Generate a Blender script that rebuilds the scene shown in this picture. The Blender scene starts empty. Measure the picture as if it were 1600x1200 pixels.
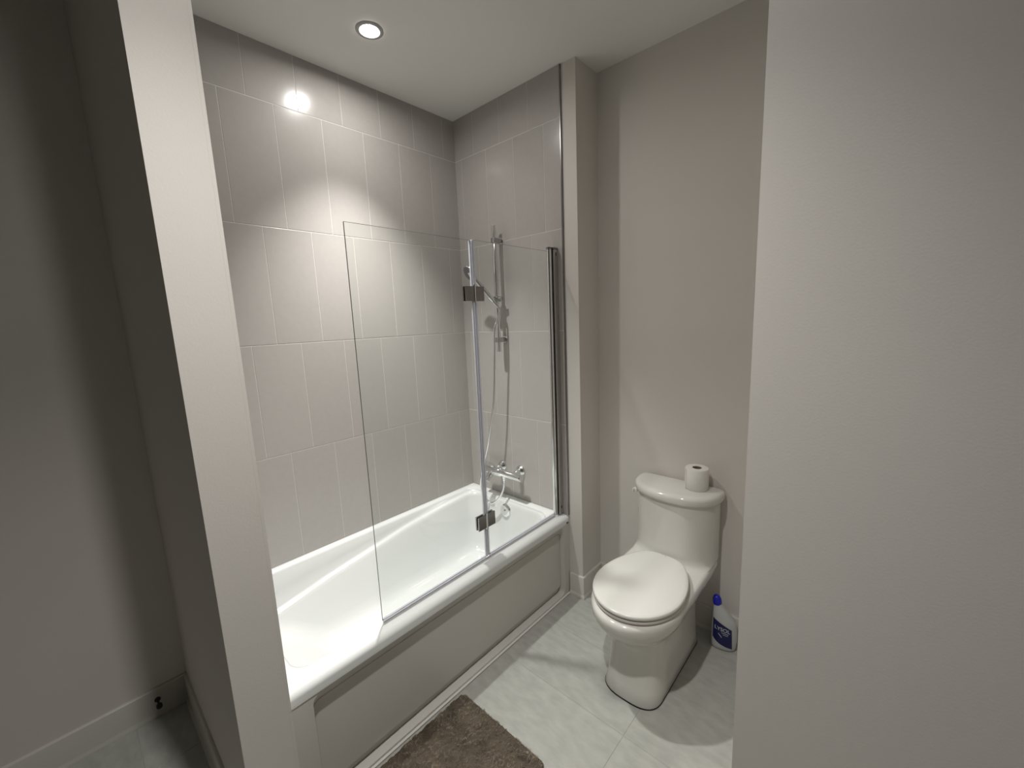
import bpy, bmesh, math, random
from mathutils import Vector, Matrix, noise
random.seed(7)
SC = bpy.context.scene
COL = SC.collection

# ------------------------------------------------------------------ camera
cd = bpy.data.cameras.new('camera'); cam = bpy.data.objects.new('camera', cd); COL.objects.link(cam)
R = Matrix(((0.74039899, -0.07374457, 0.66811008),
            (0.67094227, 0.14107281, -0.7279663),
            (-0.0405686, 0.9872488, 0.15392851)))
cam.matrix_world = Matrix.Translation((0, 0, 1.557)) @ R.to_4x4()
cd.sensor_fit = 'HORIZONTAL'; cd.sensor_width = 36.0; cd.lens = 36.0 * 645.03 / 1600.0
cd.clip_start = 0.02
SC.camera = cam

# ------------------------------------------------------------------ world / exposure
w = bpy.data.worlds.new('world'); SC.world = w; w.use_nodes = True
w.node_tree.nodes['Background'].inputs[0].default_value = (0.0, 0.0, 0.0, 1)
w.node_tree.nodes['Background'].inputs[1].default_value = 0.0
vs = SC.view_settings
vs.view_transform = 'Standard'; vs.look = 'None'; vs.gamma = 1.0; vs.use_curve_mapping = False
vs.exposure = 1.02

# ------------------------------------------------------------------ lamp settings (each downlight builds its own lamp)
CEIL = 2.742
LAMP_COL = (1.0, 0.978, 0.942)
# x, y, cone watts, cone degrees, blend, lens emission
LAMPS = [(-1.655, 1.035, 94.0, 81, 1.0, 250.0),
         (-0.56, 0.276, 50.0, 106, 1.0, 250.0)]

# ------------------------------------------------------------------ helpers
def link(o, parent=None):
    COL.objects.link(o)
    if parent is not None:
        o.parent = parent
    return o

def obj(name, bm, mat, parent=None, smooth=False, angle=None, kind=None, label=None):
    me = bpy.data.meshes.new(name)
    bmesh.ops.recalc_face_normals(bm, faces=bm.faces)
    if smooth:
        for f in bm.faces: f.smooth = True
        a = math.radians(angle if angle else 40)
        for e in bm.edges:
            if len(e.link_faces) == 2 and e.calc_face_angle(0) > a:
                e.smooth = False
    bm.to_mesh(me); bm.free()
    for m in (mat if isinstance(mat, (list, tuple)) else [mat]):
        me.materials.append(m)
    o = bpy.data.objects.new(name, me)
    link(o, parent)
    if kind: o['kind'] = kind
    if label: o['label'] = label
    return o

def thing(name, label, cat, loc=(0, 0, 0), group=None):
    o = bpy.data.objects.new(name, None); o.empty_display_size = 0.05
    COL.objects.link(o); o.location = loc
    o['label'] = label; o['category'] = cat
    if group: o['group'] = group
    return o

def box(bm, x0, x1, y0, y1, z0, z1, bev=0.0, seg=2):
    vs_ = [bm.verts.new(p) for p in ((x0,y0,z0),(x1,y0,z0),(x1,y1,z0),(x0,y1,z0),(x0,y0,z1),(x1,y0,z1),(x1,y1,z1),(x0,y1,z1))]
    fs = [bm.faces.new([vs_[i] for i in q]) for q in ((0,3,2,1),(4,5,6,7),(0,1,5,4),(1,2,6,5),(2,3,7,6),(3,0,4,7))]
    if bev > 0:
        es = list({e for f in fs for e in f.edges})
        bmesh.ops.bevel(bm, geom=es, offset=bev, segments=seg, profile=0.5, affect='EDGES')
    return bm

def nbox(name, mat, parent, *a, bev=0.0, seg=2, **k):
    bm = bmesh.new(); box(bm, *a, bev=bev, seg=seg)
    return obj(name, bm, mat, parent, smooth=False, **k)

def loft(bm, rings, cap0=True, cap1=True, closed=True):
    vr = [[bm.verts.new(p) for p in r] for r in rings]
    n = len(vr[0])
    for a, b in zip(vr[:-1], vr[1:]):
        for i in range(n if closed else n - 1):
            j = (i + 1) % n
            bm.faces.new((a[i], a[j], b[j], b[i]))
    if cap0: bm.faces.new(list(reversed(vr[0])))
    if cap1: bm.faces.new(vr[-1])
    return vr

def lathe(bm, prof, n=32, M=None, cap=True):
    rings = []
    for r, z in prof:
        rings.append([Vector((r*math.cos(2*math.pi*i/n), r*math.sin(2*math.pi*i/n), z)) for i in range(n)])
    if M is not None:
        rings = [[M @ p for p in r] for r in rings]
    loft(bm, rings, cap, cap)
    return bm

def axisM(p, d):
    """matrix taking +z to direction d, origin p"""
    return Matrix.Translation(Vector(p)) @ Vector((0, 0, 1)).rotation_difference(Vector(d).normalized()).to_matrix().to_4x4()

def catmull(P, n=8):
    P = [Vector(p) for p in P]; out = []
    Q = [2*P[0]-P[1]] + P + [2*P[-1]-P[-2]]
    for i in range(1, len(Q)-2):
        a, b, c, d = Q[i-1:i+3]
        for k in range(n):
            t = k/n
            out.append(0.5*((2*b)+(c-a)*t+(2*a-5*b+4*c-d)*t*t+(3*b-a-3*c+d)*t**3))
    out.append(P[-1]); return out

def tube(bm, pts, rad, n=14, caps=True):
    pts = [Vector(p) for p in pts]
    rads = rad if isinstance(rad, (list, tuple)) else [rad]*len(pts)
    t0 = (pts[1]-pts[0]).normalized()
    u = t0.orthogonal().normalized(); rings = []
    for i, p in enumerate(pts):
        t = (pts[min(i+1, len(pts)-1)]-pts[max(i-1, 0)]).normalized()
        u = (u - t*u.dot(t)).normalized(); v = t.cross(u)
        rings.append([p + rads[i]*(math.cos(2*math.pi*k/n)*u + math.sin(2*math.pi*k/n)*v) for k in range(n)])
    loft(bm, rings, caps, caps)
    return bm

def rrect(x0, x1, y0, y1, r, ns=14, nc=6):
    """rounded rectangle, counter-clockwise, constant point count"""
    pts = []
    cs = [((x1-r, y0+r), -90), ((x1-r, y1-r), 0), ((x0+r, y1-r), 90), ((x0+r, y0+r), 180)]
    for i, ((cx, cy), a0) in enumerate(cs):
        for k in range(nc+1):
            a = math.radians(a0 + 90*k/nc)
            pts.append((cx+r*math.cos(a), cy+r*math.sin(a)))
        nx, a1 = cs[(i+1) % 4]
        e = pts[-1]; s = (nx[0]+r*math.cos(math.radians(a1)), nx[1]+r*math.sin(math.radians(a1)))
        for k in range(1, ns):
            pts.append((e[0]+(s[0]-e[0])*k/ns, e[1]+(s[1]-e[1])*k/ns))
    return pts

# ------------------------------------------------------------------ materials
def mat(name, col, rough=0.5, metal=0.0, spec=0.5, coat=0.0):
    m = bpy.data.materials.new(name); m.use_nodes = True
    b = m.node_tree.nodes['Principled BSDF']
    b.inputs['Base Color'].default_value = (*col, 1)
    b.inputs['Roughness'].default_value = rough
    b.inputs['Metallic'].default_value = metal
    b.inputs['Specular IOR Level'].default_value = spec
    b.inputs['Coat Weight'].default_value = coat
    return m

def N(m, t, **kw):
    n = m.node_tree.nodes.new(t)
    for k, v in kw.items(): setattr(n, k, v)
    return n

def add_noise(m, scale, amount, bump=0.0, bscale=None, detail=6, rnd=0.0, stretch=(1, 1, 1)):
    nt = m.node_tree; b = nt.nodes['Principled BSDF']; L = nt.links.new
    geo = N(m, 'ShaderNodeNewGeometry')
    mp = N(m, 'ShaderNodeMapping'); mp.inputs['Scale'].default_value = stretch
    L(geo.outputs['Position'], mp.inputs['Vector'])
    tx = N(m, 'ShaderNodeTexNoise'); tx.inputs['Scale'].default_value = scale; tx.inputs['Detail'].default_value = detail
    L(mp.outputs[0], tx.inputs['Vector'])
    base = tuple(b.inputs['Base Color'].default_value)
    hsv = N(m, 'ShaderNodeHueSaturation'); hsv.inputs['Color'].default_value = base
    mr = N(m, 'ShaderNodeMapRange'); mr.inputs['From Min'].default_value = 0.3; mr.inputs['From Max'].default_value = 0.7
    mr.inputs['To Min'].default_value = 1-amount; mr.inputs['To Max'].default_value = 1+amount
    L(tx.outputs['Fac'], mr.inputs['Value'])
    out = mr.outputs[0]
    if rnd > 0:
        oi = N(m, 'ShaderNodeObjectInfo')
        mr2 = N(m, 'ShaderNodeMapRange'); mr2.inputs['To Min'].default_value = 1-rnd; mr2.inputs['To Max'].default_value = 1+rnd
        L(oi.outputs['Random'], mr2.inputs['Value'])
        mu = N(m, 'ShaderNodeMath', operation='MULTIPLY'); L(out, mu.inputs[0]); L(mr2.outputs[0], mu.inputs[1]); out = mu.outputs[0]
    L(out, hsv.inputs['Value']); L(hsv.outputs[0], b.inputs['Base Color'])
    if bump > 0:
        t2 = N(m, 'ShaderNodeTexNoise'); t2.inputs['Scale'].default_value = bscale or scale*4; t2.inputs['Detail'].default_value = 4
        L(geo.outputs['Position'], t2.inputs['Vector'])
        bp = N(m, 'ShaderNodeBump'); bp.inputs['Strength'].default_value = bump; bp.inputs['Distance'].default_value = 0.002
        L(t2.outputs['Fac'], bp.inputs['Height']); L(bp.outputs[0], b.inputs['Normal'])
    return m

M_PAINT = add_noise(mat('wall_paint', (0.70, 0.665, 0.625), 0.55, spec=0.3), 3, 0.015, 0.12, 220)
M_CEIL = add_noise(mat('ceiling_paint', (0.82, 0.82, 0.785), 0.7, spec=0.25), 3, 0.01, 0.1, 200)
M_TRIM = mat('trim_paint', (0.62, 0.60, 0.56), 0.4)
M_TILE = add_noise(mat('wall_tile_glaze', (0.435, 0.41, 0.388), 0.20, spec=0.42), 40, 0.02, 0.05, 30, rnd=0.02)
M_GROUT = mat('wall_grout', (0.65, 0.63, 0.60), 0.6)
M_PAINT2 = add_noise(mat('low_bounce_taupe', (0.22, 0.20, 0.18), 0.6, spec=0.3), 3, 0.015)  # dark tone invented for the unseen rear and side walls, to cut bounce light
M_FTILE = add_noise(mat('floor_tile_concrete', (0.43, 0.432, 0.398), 0.42, spec=0.4), 16, 0.10, 0.3, 420, detail=14, rnd=0.02, stretch=(1, 2.2, 1))
M_FGROUT = mat('floor_grout', (0.43, 0.42, 0.39), 0.8)
M_ACRYL = mat('white_acrylic', (0.75, 0.765, 0.755), 0.14, spec=0.5, coat=0.3)
M_APRON = mat('white_apron', (0.62, 0.60, 0.56), 0.3, spec=0.4)
M_CERAM = mat('toilet_ceramic', (0.70, 0.69, 0.65), 0.10, spec=0.5, coat=0.2)
M_SEAT = mat('toilet_seat_plastic', (0.76, 0.755, 0.71), 0.18)
M_SEAT2 = mat('toilet_seat_ring_plastic', (0.62, 0.58, 0.55), 0.3)
M_CHROME = mat('chrome', (0.82, 0.83, 0.84), 0.07, metal=1.0)
M_SATIN = mat('satin_aluminium', (0.62, 0.60, 0.59), 0.28, metal=1.0)
M_DARKMET = mat('dark_polished_steel', (0.30, 0.29, 0.285), 0.22, metal=1.0)
M_GREYCHR = mat('grey_chrome', (0.42, 0.42, 0.415), 0.22, metal=1.0)
M_BLACK = mat('black_rubber', (0.012, 0.012, 0.012), 0.6)
M_PAPER = add_noise(mat('tissue_paper', (0.80, 0.78, 0.74), 0.95, spec=0.1), 60, 0.02, 0.3, 500)
M_CARD = mat('cardboard', (0.20, 0.16, 0.12), 0.9)
M_BOTTLE = mat('white_bottle_plastic', (0.52, 0.53, 0.53), 0.35)
M_BLUE = mat('blue_cap_plastic', (0.012, 0.014, 0.42), 0.35)
M_NAVY = mat('navy_label', (0.008, 0.010, 0.085), 0.4)
M_PRINT = mat('white_label_print', (0.6, 0.62, 0.68), 0.5)
M_RUG = add_noise(mat('brown_rug', (0.105, 0.085, 0.064), 0.95, spec=0.1), 22, 0.3, 0.6, 300, detail=8)
M_PILE = add_noise(mat('brown_rug_pile', (0.30, 0.255, 0.20), 0.9, spec=0.15), 30, 0.3, detail=8)
M_FIX = mat('lamp_trim_enamel', (0.42, 0.42, 0.41), 0.45)
M_CAULK = mat('white_caulk', (0.72, 0.70, 0.66), 0.5)
M_SPRAY = mat('grey_spray_plate', (0.16, 0.16, 0.16), 0.4)

def glass_mat(name, tint, fscale=1.0, rough=0.0):
    m = bpy.data.materials.new(name); m.use_nodes = True
    nt = m.node_tree; nt.nodes.clear(); L = nt.links.new
    out = N(m, 'ShaderNodeOutputMaterial'); mx = N(m, 'ShaderNodeMixShader')
    tr = N(m, 'ShaderNodeBsdfTransparent'); tr.inputs[0].default_value = (*tint, 1)
    gl = N(m, 'ShaderNodeBsdfGlossy'); gl.inputs['Roughness'].default_value = rough
    fr = N(m, 'ShaderNodeFresnel'); fr.inputs['IOR'].default_value = 1.5
    # the shader works per surface; back faces use the same outside index
    geo = N(m, 'ShaderNodeNewGeometry')
    sel = N(m, 'ShaderNodeMapRange'); sel.inputs['To Min'].default_value = 1.5; sel.inputs['To Max'].default_value = 1/1.5
    L(geo.outputs['Backfacing'], sel.inputs['Value']); L(sel.outputs[0], fr.inputs['IOR'])
    mul = N(m, 'ShaderNodeMath', operation='MULTIPLY'); mul.inputs[1].default_value = fscale
    L(fr.outputs[0], mul.inputs[0]); L(mul.outputs[0], mx.inputs[0])
    L(tr.outputs[0], mx.inputs[1]); L(gl.outputs[0], mx.inputs[2]); L(mx.outputs[0], out.inputs[0])
    return m
M_GLASS = glass_mat('clear_glass', (0.985, 0.995, 0.990), 0.8)
M_GEDGE = mat('glass_cut_edge', (0.10, 0.12, 0.115), 0.25)
M_SEAL = glass_mat('clear_vinyl_seal', (0.93, 0.935, 0.965), 0.8, 0.2)
def frost(m, col, f):
    nt = m.node_tree; L = nt.links.new
    mx2 = [n for n in nt.nodes if n.type == 'MIX_SHADER'][0]; out = [n for n in nt.nodes if n.type == 'OUTPUT_MATERIAL'][0]
    df = N(m, 'ShaderNodeBsdfDiffuse'); df.inputs[0].default_value = (*col, 1)
    mm = N(m, 'ShaderNodeMixShader'); mm.inputs[0].default_value = f
    L(mx2.outputs[0], mm.inputs[1]); L(df.outputs[0], mm.inputs[2]); L(mm.outputs[0], out.inputs[0])
frost(M_SEAL, (0.86, 0.86, 0.94), 0.38)

def emis(name, col, s):
    m = bpy.data.materials.new(name); m.use_nodes = True
    nt = m.node_tree; nt.nodes.clear()
    out = N(m, 'ShaderNodeOutputMaterial'); e = N(m, 'ShaderNodeEmission')
    e.inputs[0].default_value = (*col, 1); e.inputs[1].default_value = s
    nt.links.new(e.outputs[0], out.inputs[0]); return m

# ------------------------------------------------------------------ room shell
XL, YE, YB = -2.03, 1.782, 1.98            # tiled face, tiled end face, toilet wall face
STX = -1.166                               # far stub corner
CY0, CY1, CX = 0.178, 0.303, -1.18         # column (partition end)
DX = -2.13                                 # dark wall at left
RX0, RY0 = -0.2156, 1.0                    # right wall corner
XR, YR = 1.7, -1.35

def struct(name, mt, *a, bev=0.0):
    o = nbox(name, mt, None, *a, bev=bev); o['kind'] = 'structure'; return o

floor = struct('floor', M_FGROUT, DX-0.12, XR+0.12, YR-0.12, YB+0.12, -0.12, -0.0015)
ceiling = struct('ceiling', M_CEIL, DX-0.12, XR+0.12, YR-0.12, YB+0.12, CEIL, CEIL+0.12)
GP = 0.0010                                  # grout depth behind the tile face
wall_left = struct('wall_left', M_GROUT, DX-0.12, XL-GP, CY1, YE+0.2, 0, CEIL)
wall_end = struct('wall_end', M_GROUT, XL-GP, -1.2515, YE+GP, YE+0.2, 0, CEIL)
wall_stub = struct('wall_stub', M_PAINT, -1.2515, STX, YE+0.008, YE+0.2, 0, CEIL)
wall_back = struct('wall_back', M_PAINT, STX-0.3, RX0+0.05, YB+0.002, YB+0.12, 0, CEIL)
wall_column = struct('wall_column', M_PAINT, DX, CX, CY0, CY1-0.008, 0, CEIL)
wall_outer = struct('wall_outer', M_PAINT, DX-0.12, DX, YR, CY0+0.12, 0, CEIL)
wall_right = struct('wall_right', M_PAINT, RX0, XR+0.12, RY0, YB+0.12, 0, CEIL)
wall_side = struct('wall_side', M_PAINT2, XR, XR+0.12, YR, RY0, 0, CEIL)
wall_rear = struct('wall_rear', M_PAINT2, DX-0.12, XR+0.12, YR-0.12, YR, 0, CEIL)
# near end of the tub alcove: thin backing behind the tiles
wall_near = struct('wall_near', M_GROUT, DX, -1.2515, CY1-0.0079, CY1-GP, 0, CEIL)
nb = struct('trim_3', M_PAINT, -1.2515, CX, CY1-0.0079, CY1, 0, CEIL)

GV = 0.0022; G = 0.0034                                   # joint width
def wall_tiles(parent, us, zs_rows, place, z0=0.46):
    """us: dict row->joint list; place(u0,u1,z0,z1) -> box extents"""
    for (za, zb, js) in zs_rows:
        for a, b in zip(js[:-1], js[1:]):
            e = place(a+GV/2, b-GV/2, za+G/2, zb-G/2)
            nbox('tile', M_TILE, parent, *e, bev=0.0009, seg=2)

Z = [0.462, 0.984, 1.490, 1.998, 2.512, CEIL-0.001+G/2]
odd = [0.311-G/2, 0.462, 0.6675, 0.873, 1.0785, 1.284, 1.4895, 1.695, YE+G/2]
even = [0.311-G/2, 0.3595, 0.565, 0.7705, 0.976, 1.1815, 1.387, 1.5925, YE+G/2]
eo = [XL-G/2, -1.865, -1.659, -1.4535, -1.2515+G/2]
ee = [XL-G/2, -1.9735, -1.7675, -1.562, -1.3565, -1.2515+G/2]
rows = [(Z[i], Z[i+1]) for i in range(5)]
wall_tiles(wall_left, None, [(a, b, odd if i % 2 == 0 else even) for i, (a, b) in enumerate(rows)],
           lambda u0, u1, z0, z1: (XL-0.007, XL, u0, u1, z0, z1))
wall_tiles(wall_end, None, [(a, b, eo if i % 2 == 0 else ee) for i, (a, b) in enumerate(rows)],
           lambda u0, u1, z0, z1: (u0, u1, YE, YE+0.007, z0, z1))
wall_tiles(wall_near, None, [(a, b, eo if i % 2 == 0 else ee) for i, (a, b) in enumerate(rows)],
           lambda u0, u1, z0, z1: (u0, u1, CY1-0.001, CY1+0.007, z0, z1))
# floor tiles, 61 x 30.5 cm, long side across
fx = [-0.627+0.61*k for k in range(-3, 5)]
fy = [0.305*k for k in range(-5, 8)]
fg = 0.0010
for xa, xb in zip(fx[:-1], fx[1:]):
    for ya, yb in zip(fy[:-1], fy[1:]):
        xa_, xb_, ya_, yb_ = max(xa, DX), min(xb, XR), max(ya, YR), min(yb, YB)
        if xb_ <= -1.23 and ya_ >= 0.30: continue            # under the bathtub
        if xa_ >= RX0 and ya_ >= RY0-0.1: continue             # inside the right wall
        if xb_-xa_ < 0.02 or yb_-ya_ < 0.02: continue
        nbox('tile', M_FTILE, floor, xa_+fg, xb_-fg, ya_+fg, yb_-fg, -0.008, 0.0, bev=0.0007, seg=1)

# metal edge profile of the end wall tiling
t = struct('trim_1', M_DARKMET, -1.2535, -1.2475, YE-0.002, YE+0.01, 0.47, CEIL-0.001, bev=0.001)
# corner beads of silicone
def baseboard(name, x0, x1, y0, y1, face, h=0.125, m0=0, m1=0):
    """flat board with a rounded shoe at the bottom; face: '-y', '+x', '+y', '-x' """
    th, sh = 0.012, 0.020
    prof = [(0, 0.0), (sh, 0.0), (sh, 0.006), (sh-0.003, 0.014), (th+0.001, 0.019), (th, 0.022), (th, h-0.006), (th-0.0035, h-0.001), (th-0.006, h), (0, h)]
    bm = bmesh.new()
    if face == '-y': f = lambda s, d, z: (x0+(x1-x0)*s+(m1*d if s else -m0*d), y0-d, z)
    if face == '+y': f = lambda s, d, z: (x0+(x1-x0)*s+(m1*d if s else -m0*d), y0+d, z)
    if face == '+x': f = lambda s, d, z: (x0+d, y0+(y1-y0)*s+(m1*d if s else -m0*d), z)
    if face == '-x': f = lambda s, d, z: (x0-d, y0+(y1-y0)*s+(m1*d if s else -m0*d), z)
    loft(bm, [[f(0, d, z) for d, z in prof], [f(1, d, z) for d, z in prof]])
    o = obj(name, bm, M_TRIM, None, smooth=True, angle=50); o['kind'] = 'structure'; return o
baseboard('baseboard_stub', -1.245, STX, YE+0.008, 0, '-y', m1=1)
baseboard('baseboard_return', STX, 0, YE+0.008, YB+0.002, '+x', m0=1, m1=-1)
baseboard('baseboard_back', STX, RX0, YB+0.002, 0, '-y', m0=-1, m1=-1)
baseboard('baseboard_outer', DX, 0, YR, CY0, '+x', 0.122, m0=-1, m1=-1)
baseboard('baseboard_column', DX, CX, CY0, 0, '-y', 0.122, m0=-1, m1=1)
baseboard('baseboard_column_end', CX, 0, CY0, CY1, '+x', 0.122, m0=1)
baseboard('baseboard_right', RX0, XR, RY0, 0, '-y', 0.122, m0=1, m1=-1)
baseboard('baseboard_nook', RX0, 0, RY0, YB+0.002, '-x', 0.122, m0=1, m1=-1)
baseboard('baseboard_side', XR, 0, YR, RY0, '-x', 0.122, m0=-1, m1=-1)
baseboard('baseboard_rear', DX, XR, YR, 0, '+y', 0.122, m0=-1, m1=-1)

# ------------------------------------------------------------------ bathtub
tub = thing('bathtub', 'white built-in bathtub with panelled apron under the grey tiles', 'bathtub', (-1.64, 1.045, 0))
tub_off = Matrix.Translation((1.64, -1.045, 0))
def tp(o):                       # keep world coordinates for children of a moved root
    o.matrix_parent_inverse = Matrix.Translation(-Vector(o.parent.location)); return o
TX0, TX1, TY0, TY1, TZ = XL+0.001, -1.247, CY1+0.008, YE-0.001, 0.470
def zridge(y):
    pts = [(0.3, 0.25), (0.52, 0.292), (0.73, 0.338), (1.01, 0.383), (1.2, 0.415), (1.45, 0.440), (1.66, 0.452), (1.8, 0.455)]
    for (a, za), (b, zb) in zip(pts[:-1], pts[1:]):
        if y <= b: return za+(zb-za)*max(0, (y-a)/(b-a))
    return pts[-1][1]
def ring(x0, x1, y0, y1, r, z):
    return [Vector((x, y, z(y) if callable(z) else z)) for x, y in rrect(x0, x1, y0, y1, r, 18, 8)]
rr = []
e = 0.004
rr.append(ring(TX0, TX1, TY0, TY1, e, 0.424))
rr.append(ring(TX0, TX1, TY0, TY1, e, 0.448))
rr.append(ring(TX0, TX1-0.0025, TY0, TY1, e, 0.456))
rr.append(ring(TX0, TX1-0.009, TY0, TY1, e, 0.464))
rr.append(ring(TX0, TX1-0.018, TY0, TY1, e, 0.4685))
rr.append(ring(TX0+0.004, TX1-0.030, TY0+0.01, TY1-0.005, 0.01, TZ))
rr.append(ring(-1.998, -1.318, 0.352, 1.752, 0.050, TZ))
rr.append(ring(-1.991, -1.328, 0.362, 1.744, 0.055, 0.467))
rr.append(ring(-1.986, -1.336, 0.371, 1.738, 0.06, 0.459))
rr.append(ring(-1.984, -1.340, 0.376, 1.735, 0.065, lambda y: zridge(y)+0.5*(0.459-zridge(y))))
rr.append(ring(-1.981, -1.342, 0.382, 1.733, 0.068, lambda y: zridge(y)+0.010))
rr.append(ring(-1.978, -1.343, 0.386, 1.732, 0.07, lambda y: zridge(y)+0.003))
rr.append(ring(-1.972, -1.345, 0.392, 1.730, 0.072, lambda y: zridge(y)))
rr.append(ring(-1.963, -1.349, 0.400, 1.727, 0.075, lambda y: zridge(y)-0.003))
rr.append(ring(-1.957, -1.352, 0.408, 1.724, 0.078, lambda y: zridge(y)-0.010))
rr.append(ring(-1.952, -1.356, 0.418, 1.721, 0.08, lambda y: zridge(y)-0.024))
rr.append(ring(-1.933, -1.372, 0.50, 1.706, 0.09, lambda y: 0.13+0.45*(zridge(y)-0.13)))
rr.append(ring(-1.917, -1.388, 0.57, 1.690, 0.10, 0.150))
rr.append(ring(-1.905, -1.398, 0.605, 1.680, 0.105, 0.118))
rr.append(ring(-1.885, -1.415, 0.635, 1.662, 0.105, 0.096))
rr.append(ring(-1.855, -1.440, 0.67, 1.635, 0.10, 0.088))
rr.append(ring(-1.80, -1.50, 0.75, 1.58, 0.08, 0.086))
bm = bmesh.new(); loft(bm, rr, cap0=False, cap1=True)
shell = tp(obj('basin', bm, M_ACRYL, tub, smooth=True, angle=80))
# apron
def yz(y0, y1, z0, z1, r, x):
    return [Vector((x, a, b)) for a, b in rrect(y0, y1, z0, z1, r, 10, 8)]
bm = bmesh.new()
loft(bm, [yz(TY0, TY1, 0, 0.44, 0.002, -1.300), yz(TY0, TY1, 0, 0.44, 0.002, -1.2495),
          yz(0.381, 1.735, 0.014, 0.419, 0.032, -1.2495), yz(0.3825, 1.7335, 0.0155, 0.4175, 0.030, -1.2503),
          yz(0.388, 1.730, 0.017, 0.377, 0.024, -1.276), yz(0.390, 1.728, 0.017, 0.375, 0.022, -1.290)], True, True)
tp(obj('apron', bm, M_APRON, tub, smooth=True, angle=25))
bm = bmesh.new(); loft(bm, [yz(0.3895, 1.7285, 0.052, 0.3755, 0.022, -1.291), yz(0.3895, 1.7285, 0.052, 0.3755, 0.022, -1.2765), yz(0.391, 1.727, 0.0535, 0.374, 0.021, -1.275)], True, True)
tp(obj('apron_panel', bm, M_APRON, tub, smooth=True, angle=25))
tp(nbox('caulk_bead', M_CAULK, tub, -1.2515, -1.2405, TY0, TY1-0.005, 0.0, 0.006, bev=0.002, label='white caulk line along the floor'))
bm = bmesh.new(); lathe(bm, [(0.0, 0.0), (0.0085, 0.0), (0.0085, 0.002), (0.0, 0.002)], 16, axisM((-1.2465, 1.765, 0.432), (1, 0, 0)) @ Matrix.Scale(0.45, 4, (1, 0, 0)))
tp(obj('rim_slot', bm, M_BLACK, tub, label='small black slot at the rim end'))  # black disc standing in for a dark slot in the rim
# overflow + drain
d = Vector((0, -1, 0.22)).normalized()
bm = bmesh.new(); lathe(bm, [(0.041, 0.0), (0.041, 0.006), (0.038, 0.010), (0.025, 0.013), (0.0, 0.014)], 36, axisM((-1.672, 1.722, 0.398), d), cap=False)
ov = tp(obj('overflow_plate', bm, M_CHROME, tub, smooth=True, angle=50, label='round chrome overflow plate'))
bm = bmesh.new(); lathe(bm, [(0.0, 0.0), (0.005, 0.0), (0.005, 0.003), (0.0, 0.0035)], 14, axisM((-1.672, 1.709, 0.401), d))
o = obj('screw', bm, M_DARKMET, ov); o.matrix_parent_inverse = ov.matrix_parent_inverse.copy(); o.matrix_parent_inverse = Matrix.Identity(4)
bm = bmesh.new(); lathe(bm, [(0.0, 0.086), (0.033, 0.086), (0.034, 0.0885), (0.029, 0.0905), (0.024, 0.0885), (0.012, 0.0935), (0.0, 0.0945)], 32, Matrix.Translation((-1.66, 1.56, 0)))
tp(obj('drain', bm, M_CHROME, tub, smooth=True, angle=50, label='round chrome drain in the tub floor'))

# ------------------------------------------------------------------ glass bath screen
scr = thing('bath_screen', 'frameless hinged clear glass bath screen standing on the tub rim', 'glass screen', (-1.30, 1.72, TZ))
GX = -1.300
def pane(y0, y1, z0, z1):
    bm = bmesh.new(); box(bm, GX-0.003, GX+0.003, y0, y1, z0, z1)
    for f in bm.faces:
        f.material_index = 0 if abs(f.normal.x) > 0.5 else 1
    return bm
p1 = pane(0.662, 1.197, 0.487, 1.884)
p2 = pane(1.209, 1.722, 0.487, 1.888)
bmesh.ops.recalc_face_normals(p1, faces=p1.faces); bmesh.ops.recalc_face_normals(p2, faces=p2.faces)
for b_ in (p1, p2):
    for f in b_.faces: f.material_index = 0 if abs(f.normal.x) > 0.5 else 1
tp(obj('glass_panel', p1, [M_GLASS, M_GEDGE], scr, label='wide swinging glass panel'))
tp(obj('glass_panel', p2, [M_GLASS, M_GEDGE], scr, label='narrow glass panel next to the wall'))
# vertical vinyl seal between the panels
bm = bmesh.new(); box(bm, GX-0.0045, GX+0.0045, 1.190, 1.2025, 0.486, 1.884, bev=0.0015)
box(bm, GX-0.0045, GX+0.0045, 1.2035, 1.216, 0.486, 1.888, bev=0.0015)
tp(obj('seal_strip', bm, M_SEAL, scr, smooth=True, label='translucent vertical seal between the panels'))
# bottom seals
for (a, b) in ((0.664, 1.19), (1.216, 1.718)):
    bm = bmesh.new(); box(bm, GX-0.0055, GX+0.0055, a, b, 0.4765, 0.492, bev=0.002)
    tp(obj('bottom_seal', bm, M_SEAL, scr, smooth=True, label='translucent seal under the glass'))
tp(nbox('drip_rail', M_SATIN, scr, GX-0.004, GX+0.004, 0.664, 1.72, 0.4705, 0.4765, bev=0.001))
# hinges
def hinge(z0, z1, tilt):
    hp = tp(nbox('hinge', M_DARKMET, scr, GX+0.004, GX+0.012, 1.150, 1.194, z0, z1, bev=0.001, label='square polished hinge clamp'))
    kids = [(GX+0.004, GX+0.012, 1.208, 1.252), (GX-0.012, GX-0.004, 1.150, 1.194), (GX-0.012, GX-0.004, 1.208, 1.252)]
    for x0, x1, y0, y1 in kids:
        nbox('hinge_plate', M_DARKMET, hp, x0, x1, y0, y1, z0, z1, bev=0.001)
    bm = bmesh.new(); lathe(bm, [(0.0065, z0-0.006), (0.0065, z1+0.006)], 20, Matrix.Translation((GX+0.008, 1.201, 0)))
    obj('hinge_barrel', bm, M_CHROME, hp, smooth=True)
hinge(1.640, 1.700, 0); hinge(0.628, 0.690, 0)
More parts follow.
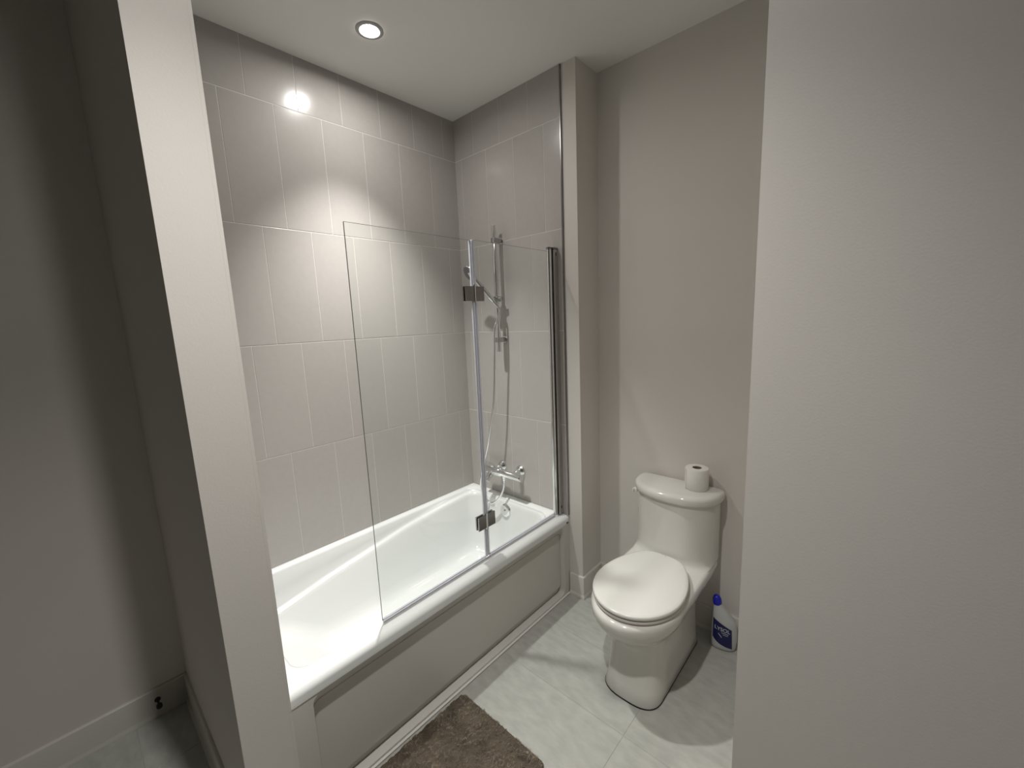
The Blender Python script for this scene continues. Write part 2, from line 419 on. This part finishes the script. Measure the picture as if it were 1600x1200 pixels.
# pivot tube, wall channel, caps
bm = bmesh.new(); lathe(bm, [(0.0125, 0.482), (0.0125, 1.897)], 28, Matrix.Translation((GX, 1.732, 0)))
tp(obj('pivot_tube', bm, M_CHROME, scr, smooth=True, angle=40))
tp(nbox('wall_profile', M_SATIN, scr, GX-0.016, GX+0.018, 1.748, YE-0.001, 0.476, 1.899, bev=0.003))
tp(nbox('joint_strip', M_BLACK, scr, GX-0.008, GX+0.010, 1.743, 1.749, 0.478, 1.897, label='black strip between tube and wall profile'))
bm = bmesh.new(); lathe(bm, [(0.0, 1.897), (0.0145, 1.897), (0.0145, 1.908), (0.0, 1.910)], 28, Matrix.Translation((GX, 1.732, 0)))
box(bm, GX-0.017, GX+0.019, 1.744, YE-0.001, 1.899, 1.909, bev=0.001)
tp(obj('top_cap', bm, M_DARKMET, scr, smooth=True, angle=40))
bm = bmesh.new(); lathe(bm, [(0.0, 0.4705), (0.0145, 0.4705), (0.0145, 0.482), (0.0, 0.482)], 28, Matrix.Translation((GX, 1.732, 0)))
tp(obj('bottom_cap', bm, M_CHROME, scr, smooth=True, angle=40))
for zz in (1.876, 0.515):
    bm = bmesh.new(); box(bm, GX+0.0175, GX+0.0192, 1.762, 1.768, zz-0.008, zz+0.008, bev=0.0008)
    tp(obj('screw_hole', bm, M_BLACK, scr))

# ------------------------------------------------------------------ shower slide bar, hand shower, hose, mixer
bar = thing('shower_slide_bar', 'chrome vertical slide rail screwed to the tiled end wall', 'shower rail', (-1.675, YE, 1.44))
BX, BY = -1.676, 1.728
bm = bmesh.new(); lathe(bm, [(0.0, 1.375), (0.0115, 1.375), (0.0122, 1.377), (0.0122, 2.078), (0.0115, 2.080), (0.0, 2.080)], 24, Matrix.Translation((BX, BY, 0)))
tp(obj('rail', bm, M_CHROME, bar, smooth=True, angle=40))
for zz in (1.999, 1.444):
    bm = bmesh.new(); box(bm, BX-0.014, BX+0.014, BY-0.015, YE-0.003, zz-0.0135, zz+0.0135, bev=0.004, seg=3)
    br = tp(obj('bracket', bm, M_GREYCHR, bar, smooth=True, angle=40))
    bm = bmesh.new(); lathe(bm, [(0.0, 0.0), (0.019, 0.0), (0.019, 0.004), (0.0, 0.005)], 24, axisM((BX, YE-0.001, zz), (0, -1, 0)))
    obj('wall_rosette', bm, M_CHROME, br, smooth=True, angle=40)
bm = bmesh.new(); box(bm, BX-0.026, BX+0.019, BY-0.021, BY+0.021, 1.661, 1.691, bev=0.006, seg=3)
tube(bm, [(BX+0.014, BY, 1.677), (BX+0.037, BY+0.004, 1.677)], [0.0125, 0.0105], 20)
sl = tp(obj('slider', bm, M_GREYCHR, bar, smooth=True, angle=40))
bm = bmesh.new(); HB = Vector((BX-0.006, BY-0.036, 1.676))
bm2d = Vector((-0.075, -0.095, 0.155)).normalized()
lathe(bm, [(0.0125, -0.016), (0.0165, 0.016)], 24, axisM(HB, bm2d))
tube(bm, [(BX-0.004, BY-0.012, 1.677), (BX-0.010, BY-0.036, 1.673)], 0.010, 16)
obj('holder', bm, M_CHROME, sl, smooth=True, angle=40)

hs = thing('hand_shower', 'chrome hand shower resting in the rail holder', 'shower head', tuple(HB))
head_c = HB + bm2d*0.185
pts = catmull([HB-bm2d*0.045, HB-bm2d*0.01, HB+bm2d*0.06, HB+bm2d*0.12, HB+bm2d*0.160, head_c+Vector((0.0, -0.002, 0.006))], 6)
n = len(pts); rad = [0.0118+0.0045*min(1, (i/n)*1.3) for i in range(n)]
bm = bmesh.new(); tube(bm, pts, rad, 20)
tp(obj('handle', bm, M_CHROME, hs, smooth=True, angle=50))
fd = Vector((-0.16, -0.86, -0.50)).normalized()
bm = bmesh.new(); lathe(bm, [(0.0, -0.020), (0.018, -0.019), (0.034, -0.012), (0.045, 0.0), (0.046, 0.007), (0.043, 0.0095)], 36, axisM(head_c, fd), cap=False)
tp(obj('head', bm, M_CHROME, hs, smooth=True, angle=60))
bm = bmesh.new(); lathe(bm, [(0.0, 0.0088), (0.0435, 0.0088)], 36, axisM(head_c, fd), cap=False)
for k in range(3):
    for j in range(6*(k+1)):
        a = 2*math.pi*j/(6*(k+1)); rr_ = 0.011*(k+1)
        P = axisM(head_c, fd) @ Vector((rr_*math.cos(a), rr_*math.sin(a), 0.0085))
        lathe(bm, [(0.0017, 0.0), (0.0012, 0.0028)], 6, axisM(P, fd))
tp(obj('spray_plate', bm, M_SPRAY, hs, smooth=True, angle=40, label='grey spray face with nozzles'))

# mixer
mx = thing('bath_mixer', 'chrome wall-mounted bath mixer tap above the tub end', 'tap', (-1.63, YE, 0.665))
for ex in (-1.741, -1.591):
    bm = bmesh.new(); lathe(bm, [(0.0, 0.0), (0.034, 0.0), (0.034, 0.004), (0.029, 0.013), (0.018, 0.020), (0.016, 0.024)], 36, axisM((ex, YE-0.0005, 0.653), (0, -1, 0)))
    es_ = tp(obj('escutcheon', bm, M_CHROME, mx, smooth=True, angle=50))
    bm = bmesh.new(); tube(bm, catmull([(ex, YE-0.018, 0.653), (ex, YE-0.045, 0.651), (ex, YE-0.066, 0.642)], 5), 0.0155, 20)
    obj('inlet', bm, M_CHROME, es_, smooth=True, angle=60)
MY = YE-0.068; MZ = 0.638
bm = bmesh.new()
lathe(bm, [(0.0, 0.0), (0.017, 0.0), (0.0215, 0.004), (0.0215, 0.150), (0.026, 0.156), (0.0265, 0.235), (0.0245, 0.242), (0.0245, 0.300), (0.021, 0.305), (0.0, 0.306)],
      32, axisM((-1.530, MY, MZ), (-1, 0, 0)))
tp(obj('body', bm, M_CHROME, mx, smooth=True, angle=40))
bm = bmesh.new()
loft(bm, [[Vector((x, MY-0.004+y, z)) for x, y in ((-1.83, -.012), (-1.80, -.016), (-1.765, -.016), (-1.745, -.012), (-1.745, .012), (-1.765, .016), (-1.80, .016), (-1.83, .012))] for z in (MZ+0.024, MZ+0.036)])
for v in bm.verts: v.co.z += 0.010*(-1.745-v.co.x)/0.085
bmesh.ops.bevel(bm, geom=list(bm.edges), offset=0.003, segments=2, affect='EDGES')
tp(obj('lever', bm, M_CHROME, mx, smooth=True, angle=50))
bm = bmesh.new(); tube(bm, catmull([(-1.775, MY-0.005, MZ-0.012), (-1.775, MY-0.020, MZ-0.030), (-1.775, MY-0.038, MZ-0.046)], 5), [0.020]*6+[0.0175]*5, 24)
sp = tp(obj('spout', bm, M_CHROME, mx, smooth=True, angle=50))
bm = bmesh.new(); lathe(bm, [(0.0185, 0.0), (0.0185, 0.010), (0.014, 0.010), (0.014, 0.004)], 24, axisM((-1.775, MY-0.040, MZ-0.048), (0, -0.75, -0.66)))
obj('aerator', bm, M_CHROME, sp, smooth=True, angle=40)
bm = bmesh.new(); lathe(bm, [(0.011, 0.0), (0.011, 0.014), (0.0085, 0.018), (0.0085, 0.03)], 20, axisM((-1.664, MY-0.004, MZ-0.016), (0, -0.05, -1)))
tp(obj('hose_outlet', bm, M_CHROME, mx, smooth=True, angle=40))

HOUT = Vector((-1.664, MY-0.006, MZ-0.050))
hb = HB-bm2d*0.045
hose_pts = [hb+Vector((0.001, 0.002, -0.004)), hb+Vector((0.012, 0.008, -0.035)), (-1.655, 1.678, 1.51), (-1.664, 1.678, 1.39), (-1.690, 1.68, 1.115),
            (-1.722, 1.675, 0.93), (-1.756, 1.668, 0.79), (-1.790, 1.655, 0.66), (-1.812, 1.650, 0.55), (-1.798, 1.660, 0.472), (-1.748, 1.672, 0.440), (-1.695, 1.685, 0.480), (-1.668, 1.70, 0.54), HOUT]
hp_ = catmull(hose_pts, 40)
bm = bmesh.new(); tube(bm, hp_, [0.0062 + (0.0007 if i % 2 else 0) for i in range(len(hp_))], 12)
ho = obj('shower_hose', bm, M_CHROME, None, smooth=True, angle=70)
ho['label'] = 'flexible chrome hose looping from hand shower down to mixer'; ho['category'] = 'hose'

# ------------------------------------------------------------------ toilet
TC = -0.700
toi = thing('toilet', 'white one-piece toilet with closed lid against the grey wall', 'toilet', (TC, 1.62, 0))
def dring(yf, yb, hw, z, yc=None, ex=2.0, n=40, rb=0.03, cx=TC):
    """D-shaped plan: elliptical front, straight sides, rounded back corners"""
    if yc is None: yc = yf+hw*1.25
    P = []
    for k in range(n+1):                                       # right side (x+) round the front to left
        a = math.pi*k/n
        c, s = math.cos(a), math.sin(a)
        P.append(Vector((cx+hw*math.copysign(abs(c)**(2/ex), c), yc-(yc-yf)*abs(s)**(2/ex), z)))
    m_ = 5
    for k in range(1, m_): P.append(Vector((cx-hw, yc+(yb-rb-yc)*k/m_, z)))
    for k in range(5):
        a = math.pi*k/8; P.append(Vector((cx-hw+rb-rb*math.cos(a), yb-rb+rb*math.sin(a), z)))
    for k in range(5):
        a = math.pi*k/8; P.append(Vector((cx+hw-rb+rb*math.sin(a), yb-rb+rb*math.cos(a), z)))
    for k in range(1, m_): P.append(Vector((cx+hw, yb-rb+(yc-(yb-rb))*k/m_, z)))
    return P
CP = TC+0.008
bm = bmesh.new()
loft(bm, [dring(1.360, 1.872, 0.118, 0.0, 1.46, 2.9, cx=CP), dring(1.356, 1.874, 0.121, 0.006, 1.46, 2.9, cx=CP), dring(1.376, 1.872, 0.116, 0.05, 1.47, 2.7, cx=CP),
          dring(1.385, 1.872, 0.111, 0.14, 1.48, 2.5, cx=CP), dring(1.385, 1.872, 0.110, 0.215, 1.49, 2.4, cx=CP), dring(1.376, 1.874, 0.112, 0.25, 1.50, 2.2, cx=CP),
          dring(1.350, 1.88, 0.124, 0.272, 1.50, 2.1), dring(1.312, 1.90, 0.146, 0.298, 1.50, 2.0), dring(1.283, 1.925, 0.168, 0.330, 1.50, 2.0),
          dring(1.266, 1.945, 0.180, 0.362, 1.50, 2.0), dring(1.262, 1.958, 0.183, 0.385, 1.50, 2.0), dring(1.264, 1.960, 0.182, 0.397, 1.50, 2.0),
          dring(1.271, 1.958, 0.177, 0.405, 1.50, 2.0), dring(1.29, 1.95, 0.165, 0.408, 1.51, 2.0)], True, True)
tp(obj('bowl', bm, M_CERAM, toi, smooth=True, angle=60))
bm = bmesh.new()
loft(bm, [dring(1.71, 1.962, 0.172, 0.392, 1.84, 2.6), dring(1.712, 1.966, 0.179, 0.402, 1.84, 2.6), dring(1.735, 1.968, 0.182, 0.4080, 1.87, 2.5), dring(1.752, 1.968, 0.1835, 0.413, 1.90, 2.4), dring(1.763, 1.968, 0.184, 0.424, 1.915, 2.35),
          dring(1.770, 1.968, 0.184, 0.445, 1.918, 2.3), dring(1.774, 1.968, 0.184, 0.50, 1.92, 2.3), dring(1.776, 1.968, 0.185, 0.60, 1.92, 2.3), dring(1.774, 1.968, 0.186, 0.704, 1.92, 2.3)], True, True)
tp(obj('tank', bm, M_CERAM, toi, smooth=True, angle=60))
bm = bmesh.new()
q = dict(yc=1.925, ex=2.35)
loft(bm, [dring(1.772, 1.970, 0.190, 0.7045, **q), dring(1.762, 1.972, 0.197, 0.7075, **q), dring(1.758, 1.973, 0.200, 0.713, **q), dring(1.757, 1.973, 0.201, 0.732, **q),
          dring(1.761, 1.972, 0.199, 0.742, **q), dring(1.772, 1.966, 0.192, 0.7475, **q), dring(1.79, 1.955, 0.178, 0.749, **q)], True, True)
tl = tp(obj('tank_lid', bm, M_CERAM, toi, smooth=True, angle=60))
bm = bmesh.new(); box(bm, TC-0.193-0.012, TC-0.184, 1.862, 1.884, 0.672, 0.692, bev=0.004); box(bm, TC-0.206, TC-0.199, 1.852, 1.884, 0.672, 0.690, bev=0.003)
tp(obj('flush_lever', bm, M_SEAT, toi, smooth=True, label='white flush lever on the tank side'))
def lidring(s, z, yo=0.0, yb=0.265):
    """egg-shaped seat outline with a narrowed straight back"""
    P = []; n_ = 72; cy = 1.492
    for k in range(n_):
        a = 2*math.pi*k/n_ - math.pi/2
        c, sn = math.cos(a), math.sin(a)
        if sn < 0: x = 0.179*c; y = 0.212*sn
        else:
            y = (yb/s)*sn; x = 0.179*math.copysign(abs(c)**(1-0.66*sn), c)*(1-0.30*sn**3)
        P.append(Vector((TC+0.002+x*s, cy+y*s+yo, z)))
    return P
bm = bmesh.new(); loft(bm, [lidring(0.955, 0.4105, yb=0.225), lidring(0.985, 0.413, yb=0.225), lidring(0.992, 0.418, yb=0.225), lidring(0.985, 0.4245, yb=0.225), lidring(0.95, 0.427, yb=0.225)])
tp(obj('seat', bm, M_SEAT2, toi, smooth=True, angle=60, label='toilet seat ring beneath the lid'))
bm = bmesh.new(); loft(bm, [lidring(0.965, 0.4300), lidring(1.000, 0.4330), lidring(1.008, 0.4385), lidring(1.000, 0.4450), lidring(0.985, 0.4475), lidring(0.90, 0.4495), lidring(0.6, 0.4510), lidring(0.2, 0.4515)])
tp(obj('lid', bm, M_SEAT, toi, smooth=True, angle=60, label='closed off-white toilet lid'))
for s_ in (-1, 1):
    bm = bmesh.new(); tube(bm, [(TC+s_*0.055, 1.715, 0.424), (TC+s_*0.085, 1.715, 0.424)], 0.011, 16)
    tp(obj('lid_hinge', bm, M_SEAT, toi, smooth=True))
bm = bmesh.new(); loft(bm, [dring(1.354, 1.876, 0.1205, 0.0, 1.46, 2.9, cx=CP), dring(1.354, 1.876, 0.1225, 0.0025, 1.46, 2.9, cx=CP)])
tp(obj('base_seal', bm, M_BLACK, toi, label='dark seam line around the foot'))

# ------------------------------------------------------------------ toilet paper roll
RXc, RYc, RZ = -0.612, 1.905, 0.7490
roll = thing('toilet_paper_roll', 'white toilet paper roll standing on the tank lid', 'toilet paper', (RXc, RYc, RZ))
bm = bmesh.new(); n = 48
prof = [(0.0205, 0.0), (0.048, 0.0), (0.0505, 0.003), (0.051, 0.05), (0.0505, 0.097), (0.048, 0.100), (0.0205, 0.100)]
lathe(bm, prof, n, None, cap=False)
bmesh.ops.bridge_loops(bm, edges=[e_ for e_ in bm.edges if e_.is_boundary])
obj('paper', bm, M_PAPER, roll, smooth=True, angle=40)
bm = bmesh.new(); lathe(bm, [(0.0202, 0.0008), (0.0202, 0.0985), (0.0190, 0.0985), (0.0190, 0.0008)], 36, None, cap=False)
obj('core', bm, M_CARD, roll, smooth=True, angle=40, label='brown cardboard core')
bm = bmesh.new(); a0 = math.radians(-150)
loft(bm, [[Vector((0.0515*math.cos(a0+t_*0.06), 0.0515*math.sin(a0+t_*0.06), z)) for t_ in range(6)] + [Vector((0.0522*math.cos(a0+t_*0.06), 0.0522*math.sin(a0+t_*0.06), z)) for t_ in range(5, -1, -1)] for z in (0.002, 0.098)])
obj('loose_end', bm, M_PAPER, roll, smooth=True)

# ------------------------------------------------------------------ cleaner bottle
BL = (-0.474, 1.905, 0.0)
bot = thing('cleaner_bottle', 'white squeeze bottle of toilet cleaner with blue cap and navy label', 'bottle', BL)
bot.rotation_euler = (0, 0, math.radians(13)); bot.scale = (1.05, 1.05, 1.05)
def brow(z):
    T = [(0.0, .0, .040, .024), (.004, .0, .047, .030), (.014, .002, .050, .033), (.05, .004, .052, .034), (.10, .004, .051, .034), (.13, .002, .047, .033),
         (.155, -.006, .038, .029), (.175, -.014, .029, .024), (.19, -.020, .022, .020), (.203, -.024, .0165, .0165), (.213, -.027, .0145, .0145)]
    for a, b in zip(T[:-1], T[1:]):
        if z <= b[0]:
            t_ = (z-a[0])/(b[0]-a[0]); t_ = max(0, t_)
            return [a[i]+(b[i]-a[i])*t_ for i in (1, 2, 3)]
    return list(T[-1][1:])
bm = bmesh.new(); rings = []
for z in (0.0, .004, .014, .03, .05, .075, .10, .115, .13, .143, .155, .165, .175, .183, .19, .197, .203, .213):
    c, hw, hd = brow(z)
    r_ = []
    for k in range(40):
        a = 2*math.pi*k/40; ca, sa = math.cos(a), math.sin(a)
        r_.append(Vector((c+hw*math.copysign(abs(ca)**0.8, ca), hd*math.copysign(abs(sa)**0.8, sa), z)))
    rings.append(r_)
loft(bm, rings)
obj('body', bm, M_BOTTLE, bot, smooth=True, angle=60)
bm = bmesh.new(); lathe(bm, [(0.0175, -0.006), (0.0185, 0.004), (0.0175, 0.018), (0.0125, 0.030), (0.006, 0.035), (0.0, 0.036)], 28, axisM((-0.027, 0, 0.209), (-0.12, 0, 1)))
obj('cap', bm, M_BLUE, bot, smooth=True, angle=50, label='dark blue flip cap')
def bsurf(x, z, off):
    c, hw, hd = brow(z); u = min(0.999, abs((x-c)/hw))
    return Vector((x, -hd*(1-u**2.5)**0.4-off, z))
bm = bmesh.new(); nu, nv = 16, 16; grid = []
for j in range(nv+1):
    row = []
    for i in range(nu+1):
        u, v = i/nu, j/nv
        x = -0.040+0.074*u + 0.004*(1-v)*u
        ztop = 0.147-0.036*u**1.1; zbot = 0.036-0.016*u+0.02*(1-u)**4
        row.append(bm.verts.new(bsurf(x, zbot+(ztop-zbot)*v, 0.0008)))
    grid.append(row)
for j in range(nv):
    for i in range(nu): bm.faces.new((grid[j][i], grid[j][i+1], grid[j+1][i+1], grid[j+1][i]))
obj('label', bm, M_NAVY, bot, smooth=True, angle=80)
def text_mesh(name, s, size, mt, parent, conv):
    cu = bpy.data.curves.new('tmp_text', 'FONT'); cu.body = s; cu.size = size; cu.align_x = 'CENTER'; cu.extrude = 0.0; cu.offset = size*0.012
    to = bpy.data.objects.new('tmp_text', cu); COL.objects.link(to)
    dg = bpy.context.evaluated_depsgraph_get()
    me = bpy.data.meshes.new_from_object(to.evaluated_get(dg)); bpy.data.objects.remove(to)
    bm = bmesh.new(); bm.from_mesh(me)
    for v in bm.verts: v.co = conv(v.co.x, v.co.y)
    return obj(name, bm, mt, parent)
text_mesh('print', 'LYSOL', 0.0235, M_PRINT, bot, lambda x, y: bsurf(-0.003+x*0.92, 0.098+y-0.12*x, 0.0016))
bm = bmesh.new()
for (xa, xb, za, zb, h_) in ((-0.018, -0.004, 0.082, 0.066, 0.004), (-0.006, 0.022, 0.090, 0.086, 0.0025), (0.0, 0.02, 0.082, 0.079, 0.002)):
    vv = [bm.verts.new(bsurf(x_, z_, 0.0016)) for x_, z_ in ((xa, za), (xb, zb), (xb, zb+h_), (xa, za+h_))]; bm.faces.new(vv)
obj('print', bm, M_PRINT, bot)

# ------------------------------------------------------------------ rug
X0, X1, Y0, Y1 = -1.226, -0.780, 0.22, 0.952
rug = thing('bath_mat', 'brown fluffy bath mat on the floor along the tub', 'rug', ((X0+X1)/2, (Y0+Y1)/2, 0))
def pileh(x, y):
    p = Vector((x*34, y*34, 3.1)); v = noise.voronoi(p + noise.noise_vector(p*0.6)*0.9)[0]
    crease = min(1.0, max(0.0, (v[1]-v[0])*2.2))
    return 0.011 + 0.009*crease + 0.003*noise.noise(Vector((x*90, y*90, 0)))
def inside(x, y):
    r = 0.03
    dx = max(X0+r-x, x-(X1-r), 0); dy = max(Y0+r-y, y-(Y1-r), 0)
    return r-math.hypot(dx, dy) if (dx > 0 and dy > 0) else min(x-X0, X1-x, y-Y0, Y1-y)
bm = bmesh.new(); st = 0.005; nx = int((X1-X0)/st); ny = int((Y1-Y0)/st); g = []
cxr, cyr = (X0+X1)/2, (Y0+Y1)/2
for j in range(ny+1):
    row = []
    for i in range(nx+1):
        x = X0+(X1-X0)*i/nx; y = Y0+(Y1-Y0)*j/ny
        d_ = inside(x, y)
        if d_ < 0:                                            # pull square corners onto the rounded outline
            r = 0.03; qx = X0+r if x < cxr else X1-r; qy = Y0+r if y < cyr else Y1-r
            v = Vector((x-qx, y-qy)).normalized()*r; x, y = qx+v.x, qy+v.y; d_ = 0
        h = pileh(x, y)*min(1, 0.25+(max(d_, 0)/0.012))
        if d_ <= 0.0001: h = 0.001
        row.append(bm.verts.new((x, y, h)))
    g.append(row)
for j in range(ny):
    for i in range(nx): bm.faces.new((g[j][i], g[j][i+1], g[j+1][i+1], g[j+1][i]))
tp(obj('mat_base', bm, M_RUG, rug, smooth=True, angle=89))
vs_, fs_ = [], []
for k in range(90000):
    x = random.uniform(X0+0.002, X1-0.002); y = random.uniform(Y0+0.002, Y1-0.002)
    if inside(x, y) < 0.002: continue
    vein = min(abs(noise.noise(Vector((x*19, y*19, 1.7)))), abs(noise.noise(Vector((x*31, y*31, 5.3)))))
    if vein > 0.05 and random.random() > 0.22: continue
    h = pileh(x, y)*min(1, 0.25+inside(x, y)/0.012)
    f1 = noise.noise(Vector((x*14, y*14, 7)))*3.0+1.2; a = random.uniform(0, 6.28)
    tx, ty = 0.005*math.cos(f1)+random.gauss(0, .0015), 0.005*math.sin(f1)+random.gauss(0, .0015)
    wv = 0.0008; wx, wy = wv*math.cos(a), wv*math.sin(a); l = random.uniform(.002, .0045)
    b0 = len(vs_); vs_ += [(x-wx, y-wy, h-0.001), (x+wx, y+wy, h-0.001), (x+tx, y+ty, h+l)]; fs_.append((b0, b0+1, b0+2))
me = bpy.data.meshes.new('pile'); me.from_pydata(vs_, [], fs_); me.materials.append(M_PILE)
o = bpy.data.objects.new('pile', me); link(o, rug); tp(o); o['kind'] = 'stuff'

# ------------------------------------------------------------------ door stop on the left baseboard
ds = thing('door_stop', 'small black door stop on the dark left baseboard', 'door stop', (DX+0.012, 0.075, 0.075))
bm = bmesh.new(); lathe(bm, [(0.0, 0.0), (0.010, 0.0), (0.010, 0.003), (0.004, 0.006), (0.004, 0.040), (0.0, 0.040)], 18, axisM((0, 0, 0), (1, 0, 0)))
obj('stem', bm, M_BLACK, ds, smooth=True, angle=40)
bm = bmesh.new(); lathe(bm, [(0.0, 0.038), (0.009, 0.038), (0.010, 0.041), (0.010, 0.052), (0.007, 0.056), (0.0, 0.057)], 18, axisM((0, 0, 0), (1, 0, 0)))
obj('rubber_tip', bm, M_BLACK, ds, smooth=True, angle=40)

# ------------------------------------------------------------------ ceiling downlights
LBL = ['round recessed ceiling downlight glowing above the bathtub', 'round recessed ceiling downlight in the middle of the room, outside the picture']
for i, (lx, ly, wt, deg, bl, es) in enumerate(LAMPS):
    dl = thing('ceiling_downlight', LBL[i], 'ceiling light', (lx, ly, CEIL))
    bm = bmesh.new()
    lathe(bm, [(0.0555, -0.0005), (0.0555, -0.0025), (0.053, -0.0045), (0.044, -0.0060), (0.037, -0.0046), (0.0325, -0.0010)], 48, None, cap=False)
    obj('trim_ring', bm, M_FIX, dl, smooth=True, angle=60)
    bm = bmesh.new(); lathe(bm, [(0.0, -0.0012), (0.0325, -0.0012)], 40, None, cap=False)
    obj('lens', bm, emis('lamp_glow', LAMP_COL, es), dl, label='glowing white lens')
    ld = bpy.data.lights.new('lamp', 'SPOT'); ld.energy = wt; ld.color = LAMP_COL
    ld.spot_size = math.radians(deg); ld.spot_blend = bl; ld.shadow_soft_size = 0.034
    lo = bpy.data.objects.new('lamp', ld); link(lo, dl); lo.location = (0, 0, -0.012)
